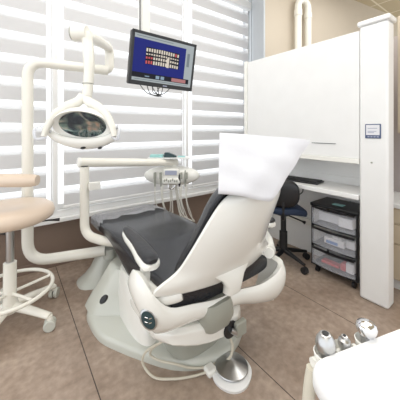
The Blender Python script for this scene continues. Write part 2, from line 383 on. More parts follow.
bm = B(); tube(bm, smooth_path([(2.0, 1.41, .64), (1.995, 1.41, .50), (2.03, 1.43, .49), (2.12, 1.47, .50)]), .016, 10); obj('back_bracket', bm, 'black', oc)
obj('gas_column', cyl(cyl(B(), (ox, oy, .1), (ox, oy, .30), .038), (ox, oy, .28), (ox, oy, .49), .026), 'blackr', oc)
obj('lever', tube(B(), [(ox, oy - .05, .47), (ox + .0, oy - .20, .455), (ox, oy - .23, .45)], [.007, .007, .016]), 'black', oc)
for k in range(5):
    a = math.radians(-98 + 72 * k); ex, ey = ox + .25 * math.cos(a), oy + .25 * math.sin(a)
    lg = obj('base_leg', tube(B(), [(ox, oy, .12), (ox + .13 * math.cos(a), oy + .13 * math.sin(a), .10), (ex, ey, .078)], [.026, .02, .014], 10), 'black', oc)
    t = V((-math.sin(a), math.cos(a), 0)) * .02; e = V((ex, ey, .03))
    obj('caster', cyl(B(), e - t, e + t, .03), 'blackr', lg)
tag(obj('cable_loop', tube(B(), smooth_path([(2.20, 1.44, .745), (2.19, 1.42, .71), (2.20, 1.38, .69), (2.21, 1.35, .715), (2.22, 1.35, .745)], 6), .005, 8), 'black'), 'thin black cable loop hanging under the edge of the white desk', 'cable')
# ---------------------------------------------------------------- dental chair
CX = .93
ch = thing('dental_chair', 'cream and charcoal reclining dental chair in the middle of the room', 'dental chair', (CX, 1.55, 0))
foot = [(.42, 1.86), (.423, 1.73), (.445, 1.61), (.50, 1.50), (.585, 1.36), (.70, 1.20), (.83, 1.105), (.98, 1.065), (1.17, 1.13), (1.27, 1.27), (1.36, 1.45), (1.42, 1.60), (1.44, 1.78), (1.40, 1.95), (1.28, 2.08), (1.1, 2.12), (.93, 2.13), (.76, 2.12), (.58, 2.07), (.47, 1.98)]
fp = [V((q.x, q.y)) for q in smooth_path([V((x, y, 0)) for x, y in foot] + [V((foot[0][0], foot[0][1], 0))], 3)][:-1]
cc = V((.93, 1.62))
def sst(a, b, x): t = max(0, min(1, (x - a) / (b - a))); return t * t * (3 - 2 * t)
def fr(s, z, shift=(0, 0)): return [(cc.x + (p.x - cc.x) * s + shift[0], cc.y + (p.y - cc.y) * s + shift[1], z(p) if callable(z) else z) for p in fp]
bm = B()
loft(bm, [fr(1, 0), fr(1, .03), fr(.985, .045), fr(.95, .055), fr(.6, .085), fr(.3, .09)])
obj('base_plate', bm, 'grey', ch)
def dome(s, zz, z0=.05):
    out = []
    for p in fp:
        d = V((p.x - cc.x, p.y - 1.78)); y = 1.80 + (p.y - 1.62) * s * .62
        x = cc.x + (p.x - cc.x) * s; k = sst(1.35, 1.72, y)
        out.append((x, y, z0 + (zz - z0) * (.25 + .75 * k)))
    return out
bm = B(); loft(bm, [dome(.985, .05), dome(.95, .085), dome(.87, .15), dome(.78, .22), dome(.715, .28), dome(.67, .315), dome(.60, .325), dome(.4, .31)])
obj('base_shroud', bm, 'grey', ch)
# cream cheek over the shroud, left side
bm = B(); loft(bm, [sring(.665, 1.60, .05, .085, .26, 2.4), sring(.665, 1.62, .18, .08, .24, 2.4), sring(.67, 1.66, .28, .07, .18, 2.3), sring(.675, 1.71, .34, .055, .11, 2.2), sring(.68, 1.74, .355, .02, .04, 2)])
obj('side_cowl', bm, 'cream', ch)
bm = B(); loft(bm, [sring(1.195, 1.60, .05, .085, .26, 2.4), sring(1.195, 1.62, .18, .08, .24, 2.4), sring(1.19, 1.66, .28, .07, .18, 2.3), sring(1.185, 1.71, .34, .055, .11, 2.2), sring(1.18, 1.74, .365, .02, .04, 2)])
obj('side_cowl', bm, 'cream', ch)
ax = V((-.72, -.45, .5)).normalized()
obj('side_button', lathe(B(), (.480, 1.68, .215), [(.022, -.014), (.024, 0), (.021, .006), (.01, .008)], 24, ax, 1.3, .8), 'black', ch)
# lift column and arm covers
bm = B(); loft(bm, [sring(.88, 1.27, .06, .17, .14, 3), sring(.88, 1.26, .10, .155, .125, 3), sring(.88, 1.25, .20, .16, .13, 3.2), sring(.88, 1.27, .26, .2, .16, 3)])
obj('lift_column', bm, 'greyd', ch)
bm = B(); prof = [(.56, 1.12, .28, .33), (.62, 1.05, .255, .34), (.74, 1.0, .225, .335), (.88, .985, .205, .325), (1.0, .99, .195, .315), (1.06, 1.03, .20, .31), (1.08, 1.1, .22, .30)]
rg = []
for x, y, a, b in prof:
    rg.append([(x, y, a + .02), (x, y + .02, a), (x, y + .3, a), (x, y + .32, a + .02), (x, y + .32, b - .02), (x, y + .3, b), (x, y + .02, b), (x, y, b - .02)])
loft(bm, rg); obj('lift_cover', bm, 'cream', ch, bevel=.006, sub=1)
obj('pivot_recess', lathe(B(), (.935, .985, .245), [(.045, -.02), (.045, .004), (.038, .006)], 24, (0, -1, 0), 1, .95), 'black', ch)
pv = obj('pivot_lever', tube(B(), [(.925, .972, .255), (.95, .965, .235), (.962, .965, .22)], [.013, .015, .01], 10), 'steel', ch)
obj('pivot_flap', box(B(), .955, 1.03, .955, .985, .20, .275), 'greyd', ch, bevel=.008)
bm = B(); loft(bm, [sring(.86, 1.10, .29, .09, .13, 4), sring(.86, 1.09, .34, .1, .14, 4), sring(.85, 1.085, .40, .1, .14, 4), sring(.85, 1.09, .43, .095, .13, 4)])
obj('swivel_cover', bm, 'greyd', ch)
# cradle : cream yoke that carries both armrests
cr = [(.475, 1.20, .47, .60), (.458, 1.13, .43, .655), (.465, 1.06, .39, .65), (.505, 1.015, .365, .575), (.58, 1.0, .35, .50), (.70, .995, .345, .47), (.84, .99, .325, .44), (1.0, .985, .31, .43), (1.14, .96, .275, .42), (1.25, .945, .25, .44), (1.32, .945, .24, .47), (1.36, .965, .24, .485), (1.375, 1.02, .25, .49), (1.37, 1.12, .28, .49)]
cr = [tuple(q) for q in cr]
def interp_rows(rows, n=4):
    """catmull interpolation of 4-tuples"""
    out = []
    for i in range(len(rows) - 1):
        a, b, c, d = rows[max(i - 1, 0)], rows[i], rows[i + 1], rows[min(i + 2, len(rows) - 1)]
        for k in range(n):
            t = k / n; out.append(tuple(.5 * (2 * b[j] + (c[j] - a[j]) * t + (2 * a[j] - 5 * b[j] + 4 * c[j] - d[j]) * t * t + (3 * b[j] - a[j] - 3 * c[j] + d[j]) * t ** 3) for j in range(len(b))))
    out.append(rows[-1]); return out
rows = interp_rows(cr); rg = []
for i, (x, y, a, b) in enumerate(rows):
    p0 = rows[max(i - 1, 0)]; p1 = rows[min(i + 1, len(rows) - 1)]
    t = V((p1[0] - p0[0], p1[1] - p0[1], 0)).normalized(); nrm = V((t.y, -t.x, 0))  # outward
    sec = []
    K = 8
    for k in range(K + 1):
        u = k / K; bul = .028 * math.sin(PI * u) ** .7
        inn = -.06 * (1 - u) ** 2
        sec.append(V((x, y, a + (b - a) * u)) + nrm * (bul + inn))
    for k in range(K, -1, -1):
        u = k / K; sec.append(V((x, y, a + .015 + (b - a - .03) * u)) - nrm * (.03 + .06 * (1 - u) ** 2))
    rg.append(sec)
bm = B(); loft(bm, rg); obj('cradle', bm, 'cream', ch)
bdg = thing  # (badge below)
bn = V((-.55, -.82, .12)).normalized()
def disc(name, c, n, prof, m, parent, sx=1, sy=1, seg=28): return obj(name, lathe(B(), c, prof, seg, n, sx, sy), m, parent)
bc = V((.478, 1.012, .485))
bg = disc('badge', bc, bn, [(.037, -.02), (.038, .003), (.036, .005)], 'steel', ch, .85, 1.25)
disc('badge_face', bc + bn * .004, bn, [(.032, 0), (.032, .003)], 'dteal', bg, .8, 1.25)
tv = bn.cross(V((0, 0, 1))).normalized(); uv = tv.cross(bn).normalized()
bm = B()
for s in (-1, 1):
    for q in (0, 1):
        c0 = bc + bn * .0075 + tv * (.009 * s) + uv * (-.009 + .018 * q)
        tube(bm, [c0 - tv * .006, c0 + tv * .006 + uv * .004 * s], .0018, 6)
obj('badge_symbol', bm, 'chrome', bg)
# seat cushion with legrest, lofted along Y
st = [(2.56, .66, 1.17, .44, .475), (2.54, .625, 1.205, .42, .495), (2.46, .605, 1.225, .415, .515), (2.2, .60, 1.235, .43, .535), (2.0, .60, 1.235, .43, .55), (1.84, .60, 1.235, .40, .565), (1.72, .60, 1.24, .355, .57), (1.55, .60, 1.25, .31, .565), (1.38, .61, 1.25, .32, .545), (1.2, .62, 1.24, .38, .54), (1.10, .60, 1.26, .425, .545), (1.03, .59, 1.275, .43, .545), (1.012, .60, 1.27, .44, .535)]
rg = []
for y, a, b, z0, z1 in interp_rows(st, 3):
    cx, hx, cz, hz = (a + b) / 2, (b - a) / 2, (z0 + z1) / 2, (z1 - z0) / 2
    g = [(x, y, z) for x, z, _ in sring(cx, cz, 0, hx, hz, 4.2, 48)]
    rg.append([(x, yy, z - (.018 * max(0, 1 - ((x - cx) / hx) ** 2) if z > cz else 0)) for x, yy, z in g])
bm = B(); loft(bm, rg); obj('seat_cushion', bm, 'vinyl', ch)
# clear cover on foot end
rg = []
for y, a, b, z0, z1 in interp_rows(st[:4], 4):
    cx, hx, cz, hz = (a + b) / 2, (b - a) / 2 + .008, (z0 + z1) / 2, (z1 - z0) / 2 + .008
    rg.append([(x + random.uniform(-.003, .003), y + .006 + (random.uniform(-.03, .03) if y < 2.25 else 0), z + random.uniform(-.004, .004) + .002) for x, z, _ in sring(cx, cz, 0, hx, hz, 4.2, 48)])
bm = B(); loft(bm, rg, cap=False); M_ = obj('foot_cover', bm, 'film', ch)
M_['label'] = 'clear crinkled plastic cover over the foot end'
# backrest shell rows: (z, x_left, x_right)
sh = [(.538, .62, 1.17), (.548, .54, 1.235), (.565, .508, 1.262), (.595, .505, 1.268), (.62, .53, 1.25), (.655, .585, 1.21), (.69, .612, 1.185), (.75, .635, 1.165), (.82, .66, 1.15), (.90, .69, 1.145), (.97, .725, 1.14), (1.01, .765, 1.12), (1.03, .82, 1.07)]
def shell_surface(rows, off, bulge, nx=14, dx=0, dip=0):
    out = []
    for z, a, b in interp_rows(rows, 3):
        r = []
        for k in range(nx + 1):
            s = -1 + 2 * k / nx; x = (a + b) / 2 + s * ((b - a) / 2 + dx); y0 = 1.25 - .45 * z - .02 * math.sin((z - .5) * 5)
            r.append((x, y0 + off - bulge * (1 - abs(s) ** 2.6), z))
        out.append(r)
    return out
def closed_shell(bm, outer, inner):
    rg = []
    for a, b in zip(outer, inner): rg.append(list(a) + list(b)[::-1])
    return loft(bm, rg)
bm = B(); closed_shell(bm, shell_surface(sh, .03, .075), shell_surface(sh, .045, .03))
obj('backrest_shell', bm, 'cream', ch, bevel=.004)
cu = [(.50, .66, 1.19), (.56, .635, 1.2), (.62, .615, 1.19), (.70, .625, 1.17), (.80, .65, 1.155), (.90, .675, 1.145), (.98, .70, 1.13), (1.03, .74, 1.11), (1.05, .79, 1.06), (1.053, .86, 1.0)]
bm = B(); closed_shell(bm, shell_surface(cu, .052, .0), shell_surface(cu, .125, -.04, dx=-.03)); obj('backrest_cushion', bm, 'vinyl', ch, sub=1)
# hinge tab below the shell
bm = B(); loft(bm, [sring(.88, 1.035, .50, .06, .03, 4), sring(.88, .99, .515, .055, .03, 4), sring(.88, .965, .56, .075, .03, 4), sring(.88, .965, .60, .12, .02, 4)])
bm2 = B(); loft(bm2, [sring(.90, .955, .475, .03, .03, 3.5), sring(.90, .94, .485, .045, .03, 3.5), sring(.90, .93, .53, .05, .03, 3.5), sring(.90, .935, .565, .075, .025, 3.5), sring(.90, .94, .60, .13, .015, 3)])
bm.free(); obj('hinge_tab', bm2, 'cream', ch)
# headrest under the cover
bm = B(); sell(bm, (.86, .815, 1.15), (.11, .03, .09), 3, 3, Matrix.Rotation(.3, 3, 'X')); obj('headrest', bm, 'vinyl', ch)
obj('headrest_stem', tube(B(), [(.87, .86, .97), (.865, .83, 1.10)], .02, 10, flat=.5), 'steel', ch)
# armrests
def armrest(sx):
    def X(x): return CX + sx * (x - CX) + (.05 if sx < 0 else 0)
    path = [(X(.57), 1.55, .665), (X(.565), 1.44, .665), (X(.555), 1.31, .67), (X(.535), 1.17, .675), (X(.522), 1.055, .675)]
    wd = [.016, .032, .038, .045, .042]
    def rib(zo, wf, ht, ext):
        rg = []
        pts = smooth_path(path, 5); n = len(pts)
        for i, p in enumerate(pts):
            u = i / (n - 1) * 4; k = min(int(u), 3); wv = wd[k] + (wd[k + 1] - wd[k]) * (u - k)
            end = min(1, (math.sin(PI * min(1, max(0, (i + .6) / (n + .2)))) * 3.2)) ** .5
            rg.append([(p.x + a * wv * wf * end, p.y, p.z + zo + b * ht * end) for a, b in [(math.copysign(abs(math.cos(t)) ** .7, math.cos(t)), math.copysign(abs(math.sin(t)) ** .8, math.sin(t))) for t in [2 * PI * q / 20 for q in range(20)]]])
        return loft(B(), rg)
    arm = obj('armrest', rib(0, 1.12, .024, 0), 'cream', ch)
    obj('armrest_pad', rib(.026, .88, .018, 0), 'vinylpad', arm)
    bm = B(); tube(bm, smooth_path([(X(.535), 1.17, .655), (X(.52), 1.14, .61), (X(.512), 1.11, .57), (X(.56), 1.05, .53), (X(.64), 1.0, .545)]), [.024] * 5 + [.026] * 5 + [.03] * 5 + [.034] * 5 + [.03], 14)
    obj('arm_bracket', bm, 'cream', arm)
    obj('arm_bolt', lathe(B(), (X(.468), 1.13, .625), [(.008, -.01), (.008, .003), (.004, .005)], 14, (-sx, -.4, 0)), 'black', arm)
    return arm
armrest(1); armrest(-1)
# headrest cover: a loose white bag pulled over the headrest
hc = B(); nx, nz = 16, 14
TL, TR, BR, BL = V((.721, .825, 1.287)), V((1.095, .63, 1.252)), V((.893, .685, .998)), V((.692, .80, 1.035))
def gridface(bm, TL, TR, BR, BL, puff, nrm, seed=0):
    g = []
    for j in range(nz + 1):
        r = []
        for i in range(nx + 1):
            u, v = i / nx, j / nz; p = TL.lerp(TR, u).lerp(BL.lerp(BR, u), v)
            k = math.sin(PI * u) ** .6 * (math.sin(PI * min(1, v * .75 + .12)) ** .7)
            p = p + nrm * (puff * k + .004 * math.sin(9 * u + 5 * v + seed) * math.sin(PI * u) + .003 * math.sin(17 * v - 6 * u))
            if v > .9: p.z += .004 * math.sin(6 * u)
            r.append(p)
        g.append(r)
    return g
nr = V((-.25, -.93, .2)).normalized()
f = gridface(hc, TL, TR, BR, BL, .035, nr)
bk = V((.10, .115, .0))
b_ = gridface(hc, TL + bk * .45, TR + bk * .5, BR + bk * 1.0, BL + bk * .75, .03, -nr, 2)
rg = [list(a) + list(b)[::-1] for a, b in zip(f, b_)]
R_ = [[hc.verts.new(p) for p in g] for g in rg]; n = len(rg[0])
for a, b in zip(R_, R_[1:]):
    for i in range(n): hc.faces.new((a[i], a[(i + 1) % n], b[(i + 1) % n], b[i]))
for i in range(nx): hc.faces.new((R_[0][i], R_[0][i + 1], R_[0][n - 2 - i], R_[0][n - 1 - i]))
tag(obj('headrest_cover', hc, 'paper', solid=.002), 'loose white cloth bag pulled over the headrest of the dental chair', 'cover')
# ---------------------------------------------------------------- dental light on its pole
dl = thing('dental_light', 'cream dental lamp on a bent pole standing before the left blind', 'dental lamp', (.7, 2.3, 0))
bm = B()
def wing(s, z, rx, ry, y=2.32): return sring(.76, y, z, rx, ry, 3, 36)
loft(bm, [wing(1, 0, .31, .15), wing(1, .012, .305, .145), wing(1, .05, .25, .12), wing(1, .11, .20, .10), wing(1, .18, .16, .09), wing(1, .215, .14, .08)])
obj('floor_box', bm, 'grey', dl)
obj('box_neck', cyl(B(), (.70, 2.27, .19), (.70, 2.27, .27), .06), 'grey', dl)
P = fillet([(.66, 2.25, .262), (.115, 2.50, .225), (.115, 2.50, 1.83), (.71, 2.38, 1.835), (.71, 2.38, 2.02)], .13, 8)
P = fillet([(.66, 2.25, .262), (.115, 2.50, .225), (.115, 2.50, 1.0)], .17, 8) + fillet([(.115, 2.50, 1.0), (.115, 2.50, 1.86), (.72, 2.38, 1.845)], .13, 8)[1:]
obj('pole', tube(B(), P, .042, 20), 'creamtube', dl)
obj('upper_elbow', tube(B(), fillet([(.60, 2.405, 1.85), (.735, 2.375, 1.85), (.735, 2.375, 2.03), (.68, 2.30, 2.05)], .05, 6), .04, 16), 'creamtube', dl)
kA, kB = V((.36, 1.86, 1.96)), V((.72, 2.35, 2.045))
obj('swing_arm', tube(B(), [kB, kB.lerp(kA, .5) + V((0, 0, .012)), kA.lerp(kB, .12)], [.036, .045, .042], 18), 'creamtube', dl)
dk = (kA - kB).normalized(); side = V((-.80, .598, 0))
jc = kA + V((.02, .0, -.01))
kn = obj('knuckle', cyl(B(), jc + side * .045, jc - side * .05, .052, 24), 'creamtube', dl)
obj('knuckle_cap', cyl(B(), jc + side * .045, jc + side * .056, .045, 24), 'greyd', kn)
hd = V((.385, 1.755, 0))
drop = [jc - side * .035, jc - side * .05 + V((0, 0, -.05)), V((.42, 1.79, 1.70)), V((.405, 1.78, 1.52))]
obj('drop_arm', tube(B(), smooth_path(drop, 5), [.042] * 5 + [.036] * 5 + [.033] * 5 + [.03], 16), 'creamtube', dl)
obj('collar', cyl(B(), (.411, 1.784, 1.60), (.411, 1.784, 1.606), .036), 'greyd', dl)
# head: axis frame; opening faces the camera side and down
Rv = V((.80, -.598, 0)); Fv = V((.598, .80, 0)); Z = V((0, 0, 1))
hc_ = V((.372, 1.77, 1.33))
def hp(r, f, u): return hc_ + Rv * r + Fv * f + Z * u
for s in (-1, 1):
    obj('yoke', tube(B(), smooth_path([hp(.0 + .004 * s, .03, .20), hp(.035 * s, .02, .155), hp(.10 * s, .0, .122), hp(.165 * s, -.02, .065), hp(.205 * s, -.03, -.01), hp(.222 * s, -.04, -.07)], 5), [.028, .032, .03, .026, .022, .016], 12), 'creamtube', dl)
# bowl: rear shell with opening tilted down toward the camera
tilt = math.radians(-52)
ux = Rv; na = (-Fv * math.cos(tilt + PI / 2) * 1.0 + Z * -math.sin(tilt + PI / 2)).normalized()
na = (-Fv * .80 - Z * .60).normalized(); uy = na.cross(ux).normalized()
if uy.z < 0: uy = -uy
def bowl(cx, prof, sx, sy, cen, cap=False):
    bm = B(); seg = 40
    rgs = [[cen + ux * (r * sx * math.cos(2 * PI * k / seg)) + uy * (r * sy * math.sin(2 * PI * k / seg)) + na * d for k in range(seg)] for r, d in prof]
    return loft(bm, rgs, cap=cap)
cen = hp(0, 0, -.005)
hs = obj('head_shell', bowl(0, [(.02, -.115), (.09, -.11), (.14, -.09), (.175, -.05), (.19, 0), (.185, .010), (.172, .006), (.16, -.004), (.15, -.012)], 1.0, .66, cen), 'cream', dl)
obj('reflector', bowl(0, [(.152, -.010), (.137, -.045), (.10, -.07), (.06, -.085), (.012, -.09)], 1.0, .66, cen, True), 'mirror', hs)
obj('front_lens', bowl(0, [(.152, -.008), (.10, .0), (.02, .004)], 1.0, .66, cen, True), glass('lens_glass', tr=.97, rough=.03), hs)
bulb = obj('bulb_shield', tube(B(), [cen + na * -.07, cen + na * -.02], [.022, .017], 14), 'chrome', hs)
# crescent lower lip
bm = B(); rg = []
for i in range(25):
    a = PI + PI * i / 24; u = math.sin(PI * i / 24)
    p = cen + ux * (.232 * math.cos(a)) + uy * (.118 * math.sin(a)) + na * (.004 + .03 * u)
    rr = .014 + .029 * u
    d = (ux * math.cos(a) + uy * math.sin(a)).normalized()
    rg.append([p + (d * math.cos(t) * rr + na * math.sin(t) * rr * .62) for t in [2 * PI * q / 12 for q in range(12)]])
loft(bm, rg); lp = obj('front_lip', bm, 'cream', hs)
for t, rx in ((-.012, .028), (.10, .022)):
    q = cen + ux * t - uy * .138 + na * .054
    obj('lip_button', lathe(B(), q, [(.6 * rx, -.006), (rx, 0), (.7 * rx, .006)], 18, -uy * .35 + na * .65, 1, .5), 'black', lp)
for s in (-1, 1):
    c0 = hp(.215 * s, -.03, -.02)
    obj('grip', tube(B(), smooth_path([hp(.20 * s, 0, -.045), hp(.25 * s, -.04, .0), hp(.262 * s, -.07, -.03), hp(.25 * s, -.07, -.085), hp(.205 * s, -.03, -.075)], 5), .009, 10), 'clear', dl)
# ---------------------------------------------------------------- monitor on a ceiling pole
mo = thing('monitor', 'black flat monitor showing a blue tooth chart, hung from a ceiling pole', 'monitor', (.814, 1.62, 1.74))
mxa, mya, mza = V((.9992, -.0309, -.0257)), V((.0204, -.1626, .9865)), V((-.0347, -.9862, -.1618))
MM = Matrix.Translation((.8143, 1.4812, 1.7412)) @ frame3(mxa, mya, mza).to_4x4()
W2, H2 = .23, .163
obj('case', box(B(), -W2, W2, -H2, H2, -.045, 0, MM), 'black', mo, bevel=.008)
bm = B()
for q in ((-W2, W2, H2 - .018, H2), (-W2, W2, -H2, -H2 + .026), (-W2, -W2 + .016, -H2, H2), (W2 - .016, W2, -H2, H2)): box(bm, q[0], q[1], q[2], q[3], 0, .006, MM)
bz = obj('bezel', bm, 'black', mo, bevel=.002)
def em(name, c, s=1.0):
    m = bpy.data.materials.new(name); m.use_nodes = True; b = m.node_tree.nodes['Principled BSDF']
    b.inputs['Base Color'].default_value = (.01, .01, .012, 1); b.inputs['Roughness'].default_value = .5; b.inputs['Specular IOR Level'].default_value = .15
    b.inputs['Emission Color'].default_value = lin(c); b.inputs['Emission Strength'].default_value = s
    return m
def q2(bm, x0, x1, y0, y1, z): box(bm, x0, x1, y0, y1, z - .0006, z, MM); return bm
sx0, sx1, sy0, sy1 = -W2 + .016, W2 - .016, -H2 + .026, H2 - .018
scr = obj('screen', q2(B(), sx0, sx1, sy0, sy1, .002), em('screen_grey', (176, 184, 186), .75), mo, smooth=False)
obj('chart_field', q2(B(), sx0, sx1 - .062, sy0 + .052, sy1 - .026, .0028), em('screen_blue', (12, 28, 120), .8), scr, smooth=False)
bw, bp_, br = em('screen_tooth', (225, 215, 200), .8), em('screen_black', (10, 10, 30), .5), em('screen_red', (205, 90, 95), .8)
obj('chart_backing', q2(B(), -.135, .105, -.028, .076, .0034), bp_, scr, smooth=False)
bm = B()
for r_, (y0, y1) in enumerate(((.048, .074), (.028, .042), (.004, .022), (-.027, -.002))):
    for i in range(14):
        x = -.133 + i * .017
        mk = (r_ >= 2 and i < 3) or (r_ == 0 and i == 12)
        t = B() if mk else bm
        q2(t, x, x + .0105, y0 + .002 * abs(math.sin(i)), y1 - .006 * abs((i - 6.5) / 7), .004)
        if mk: obj('marked_tooth', t, br, scr, smooth=False)
q2(bm, .012, .030, -.03, .03, .0044)
obj('tooth_icons', bm, bw, scr, smooth=False); o_ = None
obj('film_strip', q2(B(), sx0, sx1 - .02, sy0 + .02, sy0 + .052, .0034), bp_, scr, smooth=False)
xm = em('screen_xray', (150, 175, 195), .7)
for q in ((-.055, -.03, .025, .045), (-.02, .005, .025, .045), (-.13, -.10, .03, .036)): obj('xray_thumbnail', q2(B(), q[0], q[1], sy0 + q[2], sy0 + q[3], .004), xm, scr, smooth=False)
bm = B(); q2(bm, .06, .17, sy0 + .024, sy0 + .047, .004); obj('photo_thumbnail', bm, em('screen_pink', (190, 130, 130), .7), scr, smooth=False)
bm = B(); q2(bm, .165, .185, .0, .09, .0034); q2(bm, -.2, .05, sy1 - .014, sy1 - .010, .0034); q2(bm, -.2, .19, sy0 + .008, sy0 + .012, .0034)
obj('screen_text', bm, em('screen_text', (130, 140, 145), .7), scr, smooth=False)
bm = B(); q2(bm, .0, .03, -H2 + .010, -H2 + .016, .007); obj('maker_mark', bm, 'greyl', bz, smooth=False)
obj('mount_bracket', box(B(), -.06, .06, -.06, .06, -.10, -.045, MM), 'black', mo, bevel=.01)
bm = B(); pm = MM @ V((0, 0, -.1))
tube(bm, [pm, pm + V((-.005, .04, .0)), (.785, 1.72, 1.76)], .02, 10); obj('mount_arm', bm, 'black', mo)
bm = B(); box(bm, .75, .82, 1.70, 1.765, 1.70, H); obj('ceiling_pole', bm, 'cream', mo, bevel=.01)
bm = B(); tube(bm, [(.738, 1.70, H), (.738, 1.70, 1.9), (.75, 1.66, 1.80)], .005, 8); obj('ceiling_cable', bm, 'black', mo)
lo = MM @ V((0, -H2, -.02))
for i, (xa, xb, dp) in enumerate(((-.15, -.02, .055), (-.10, .02, .06), (-.06, .075, .045), (-.01, -.06, .058))):
    a = MM @ V((xa, -H2 + .004, -.02)); b = MM @ V((xb, -H2 + .004, -.035)); m_ = MM @ V((-.02, -H2 - dp, -.03))
    obj('hanging_cable', tube(B(), smooth_path([a, a.lerp(m_, .5) + V((-.012, 0, -.018)), m_ + V((.012 * i, 0, 0)), b.lerp(m_, .5) + V((.012, 0, -.012)), b], 5), .0028, 6), 'black', mo)
# ---------------------------------------------------------------- delivery unit
du = thing('delivery_unit', 'cream instrument delivery arm with hanging handpieces beside the chair', 'delivery unit', (.49, 2.25, 0))
obj('post', tube(B(), fillet([(.80, 2.0, .40), (.62, 2.04, .415), (.49, 2.24, .44), (.49, 2.24, 1.0)], .1, 8), .036, 16), 'creamtube', du)
obj('socket', box(B(), .51, .60, 2.175, 2.205, .81, .875), 'cream', du, bevel=.006)
obj('pivot', cyl(B(), (.49, 2.24, .97), (.49, 2.24, 1.005), .026), 'black', du)
A1, A2 = V((.455, 2.255, 1.035)), V((1.42, 2.32, .955))
am = obj('arm', tube(B(), [A1, A1.lerp(A2, .5), A2], [.038, .038, .034], 18), 'creamtube', du)
obj('arm_cap', lathe(B(), A1, [(.041, -.004), (.041, .008), (.03, .014)], 20, (A1 - A2)), 'cream', am)
dc_ = V((1.375, 2.34, .822)); Ro = frame3(Rv, Fv, Z)
def dp(r, f, u): return dc_ + Rv * r + Fv * f + Z * u
bm = B(); sell(bm, dc_, (.295, .10, .105), 2.2, 2.0, Ro.copy(), 40, 16); obj('head', bm, 'cream', du)
obj('head_neck', cyl(B(), dp(.02, .0, .06), dp(.02, .0, .184), .035), 'cream', du)
pn = obj('control_panel', box(B(), -.085, .085, -.105, -.02, .005, .085, Matrix.Translation(dc_) @ Ro.to_4x4()), 'cream', du, bevel=.02)
obj('display', box(B(), -.06, .06, -.109, -.104, .02, .065, Matrix.Translation(dc_) @ Ro.to_4x4()), 'greyl', pn, bevel=.004)
obj('lower_panel', box(B(), -.095, .095, -.11, -.02, -.075, -.01, Matrix.Translation(dc_) @ Ro.to_4x4()), 'cream', du, bevel=.02)
bm = B()
for i in range(7): sell(bm, dp(-.065 + i * .021, -.112, -.035 + .008 * math.sin(i * 2)), (.009, .005, .014), 2, 2)
obj('button_row', bm, 'greyd', du)
for r in (-.165, -.105, .105, .16):
    obj('holder_slot', box(B(), r - .012, r + .012, -.112, -.06, -.02, .045, Matrix.Translation(dc_) @ Ro.to_4x4()), 'greyd', du, bevel=.004)
obj('handle', tube(B(), smooth_path([dp(-.03, -.09, -.08), dp(-.02, -.1, -.115), dp(.02, -.1, -.12), dp(.045, -.09, -.085)], 5), .007, 8), 'chrome', du)
for i, (r, top, dark) in enumerate(((-.165, .0, 0), (-.105, -.005, 0), (-.085, -.02, 0), (.085, -.01, 1), (.105, -.02, 1), (.145, .02, 0), (.16, .0, 0))):
    big = i in (0, 1, 3, 5)
    if big:
        hpz = obj('handpiece', tube(B(), [dp(r, -.085, top + .045), dp(r, -.10, top), dp(r, -.088, top - .06), dp(r, -.085, -.10)], [.006, .010, .011, .007], 10), 'greyd' if not dark else 'black', du)
    e = .12 * (1 if r < 0 else .5) * (.3 + .2 * i % .4)
    bot = dp(r + .05 + .02 * (i % 3), -.02 + .05, -.50)
    obj('hose', tube(B(), smooth_path([dp(r, -.085, -.08), dp(r + .012 * (i % 2), -.07, -.25), dp(r + .04, -.02, -.40), bot, dp(r * .4 + .03, .12, -.42), dp(r * .2, .08, -.07)], 6), .0055, 8), 'hose', du)
tr = tag(obj('instrument_tray', box(B(), -.24, .20, -.12, .07, .185, .195, Matrix.Translation(dc_) @ Ro.to_4x4()), 'white', bevel=.004), 'thin white tray resting on top of the delivery unit', 'tray')
Tm = Matrix.Translation(dc_) @ Ro.to_4x4()
tag(obj('teal_pack', box(B(), -.22, -.085, -.08, .02, .1955, .222, Tm), 'teal', bevel=.004), 'pale teal packet on the left of the instrument tray', 'packet')
tag(obj('dark_case', prism(B(), [Tm @ V(q) for q in ((-.075, -.08, .196), (-.07, -.08, .245), (-.03, -.08, .245), (.05, -.08, .212), (.055, -.08, .196))], Fv, .07), 'dteal', bevel=.003), 'dark wedge shaped case on the instrument tray', 'case')
tag(obj('teal_strip', box(B(), .065, .14, -.06, .02, .196, .205, Tm), 'teal', bevel=.002), 'flat pale teal slip on the right of the instrument tray', 'slip')
# ---------------------------------------------------------------- tan stool
so = V((.0, 2.14, 0)); S = (so.x, so.y)
so_t = thing('operator_stool', 'tan vinyl dental stool with a curved torso rest and foot ring', 'stool', (so.x, so.y, 0))
bm = B(); lathe(bm, (so.x, so.y, .745), [(.16, -.065), (.22, -.06), (.255, -.04), (.265, -.01), (.255, .025), (.225, .045), (.17, .052), (.1, .042), (.02, .038)], 48); obj('seat', bm, 'tan', so_t)
obj('seat_pan', lathe(B(), (so.x, so.y, .665), [(.05, -.02), (.15, .0), (.16, .014)], 24), 'black', so_t)
obj('gas_piston', cyl(B(), (so.x, so.y, .36), (so.x, so.y, .66), .024), 'steel', so_t)
obj('column', lathe(B(), (so.x, so.y, .08), [(.045, 0), (.05, .05), (.038, .08), (.038, .33), (.03, .335)], 24), 'creamtube', so_t)
Rr, rz = .25, .225
rp = [(so.x + Rr * math.cos(2 * PI * k / 48), so.y + Rr * math.sin(2 * PI * k / 48), rz) for k in range(49)]
fr_ = obj('foot_ring', tube(B(), rp, .013, 10, cap=False), 'creamtube', so_t)
for k in range(5):
    a = math.radians(10 + 72 * k); obj('ring_spoke', tube(B(), [(so.x, so.y, rz - .02), (so.x + Rr * math.cos(a), so.y + Rr * math.sin(a), rz)], .010, 8), 'creamtube', fr_)
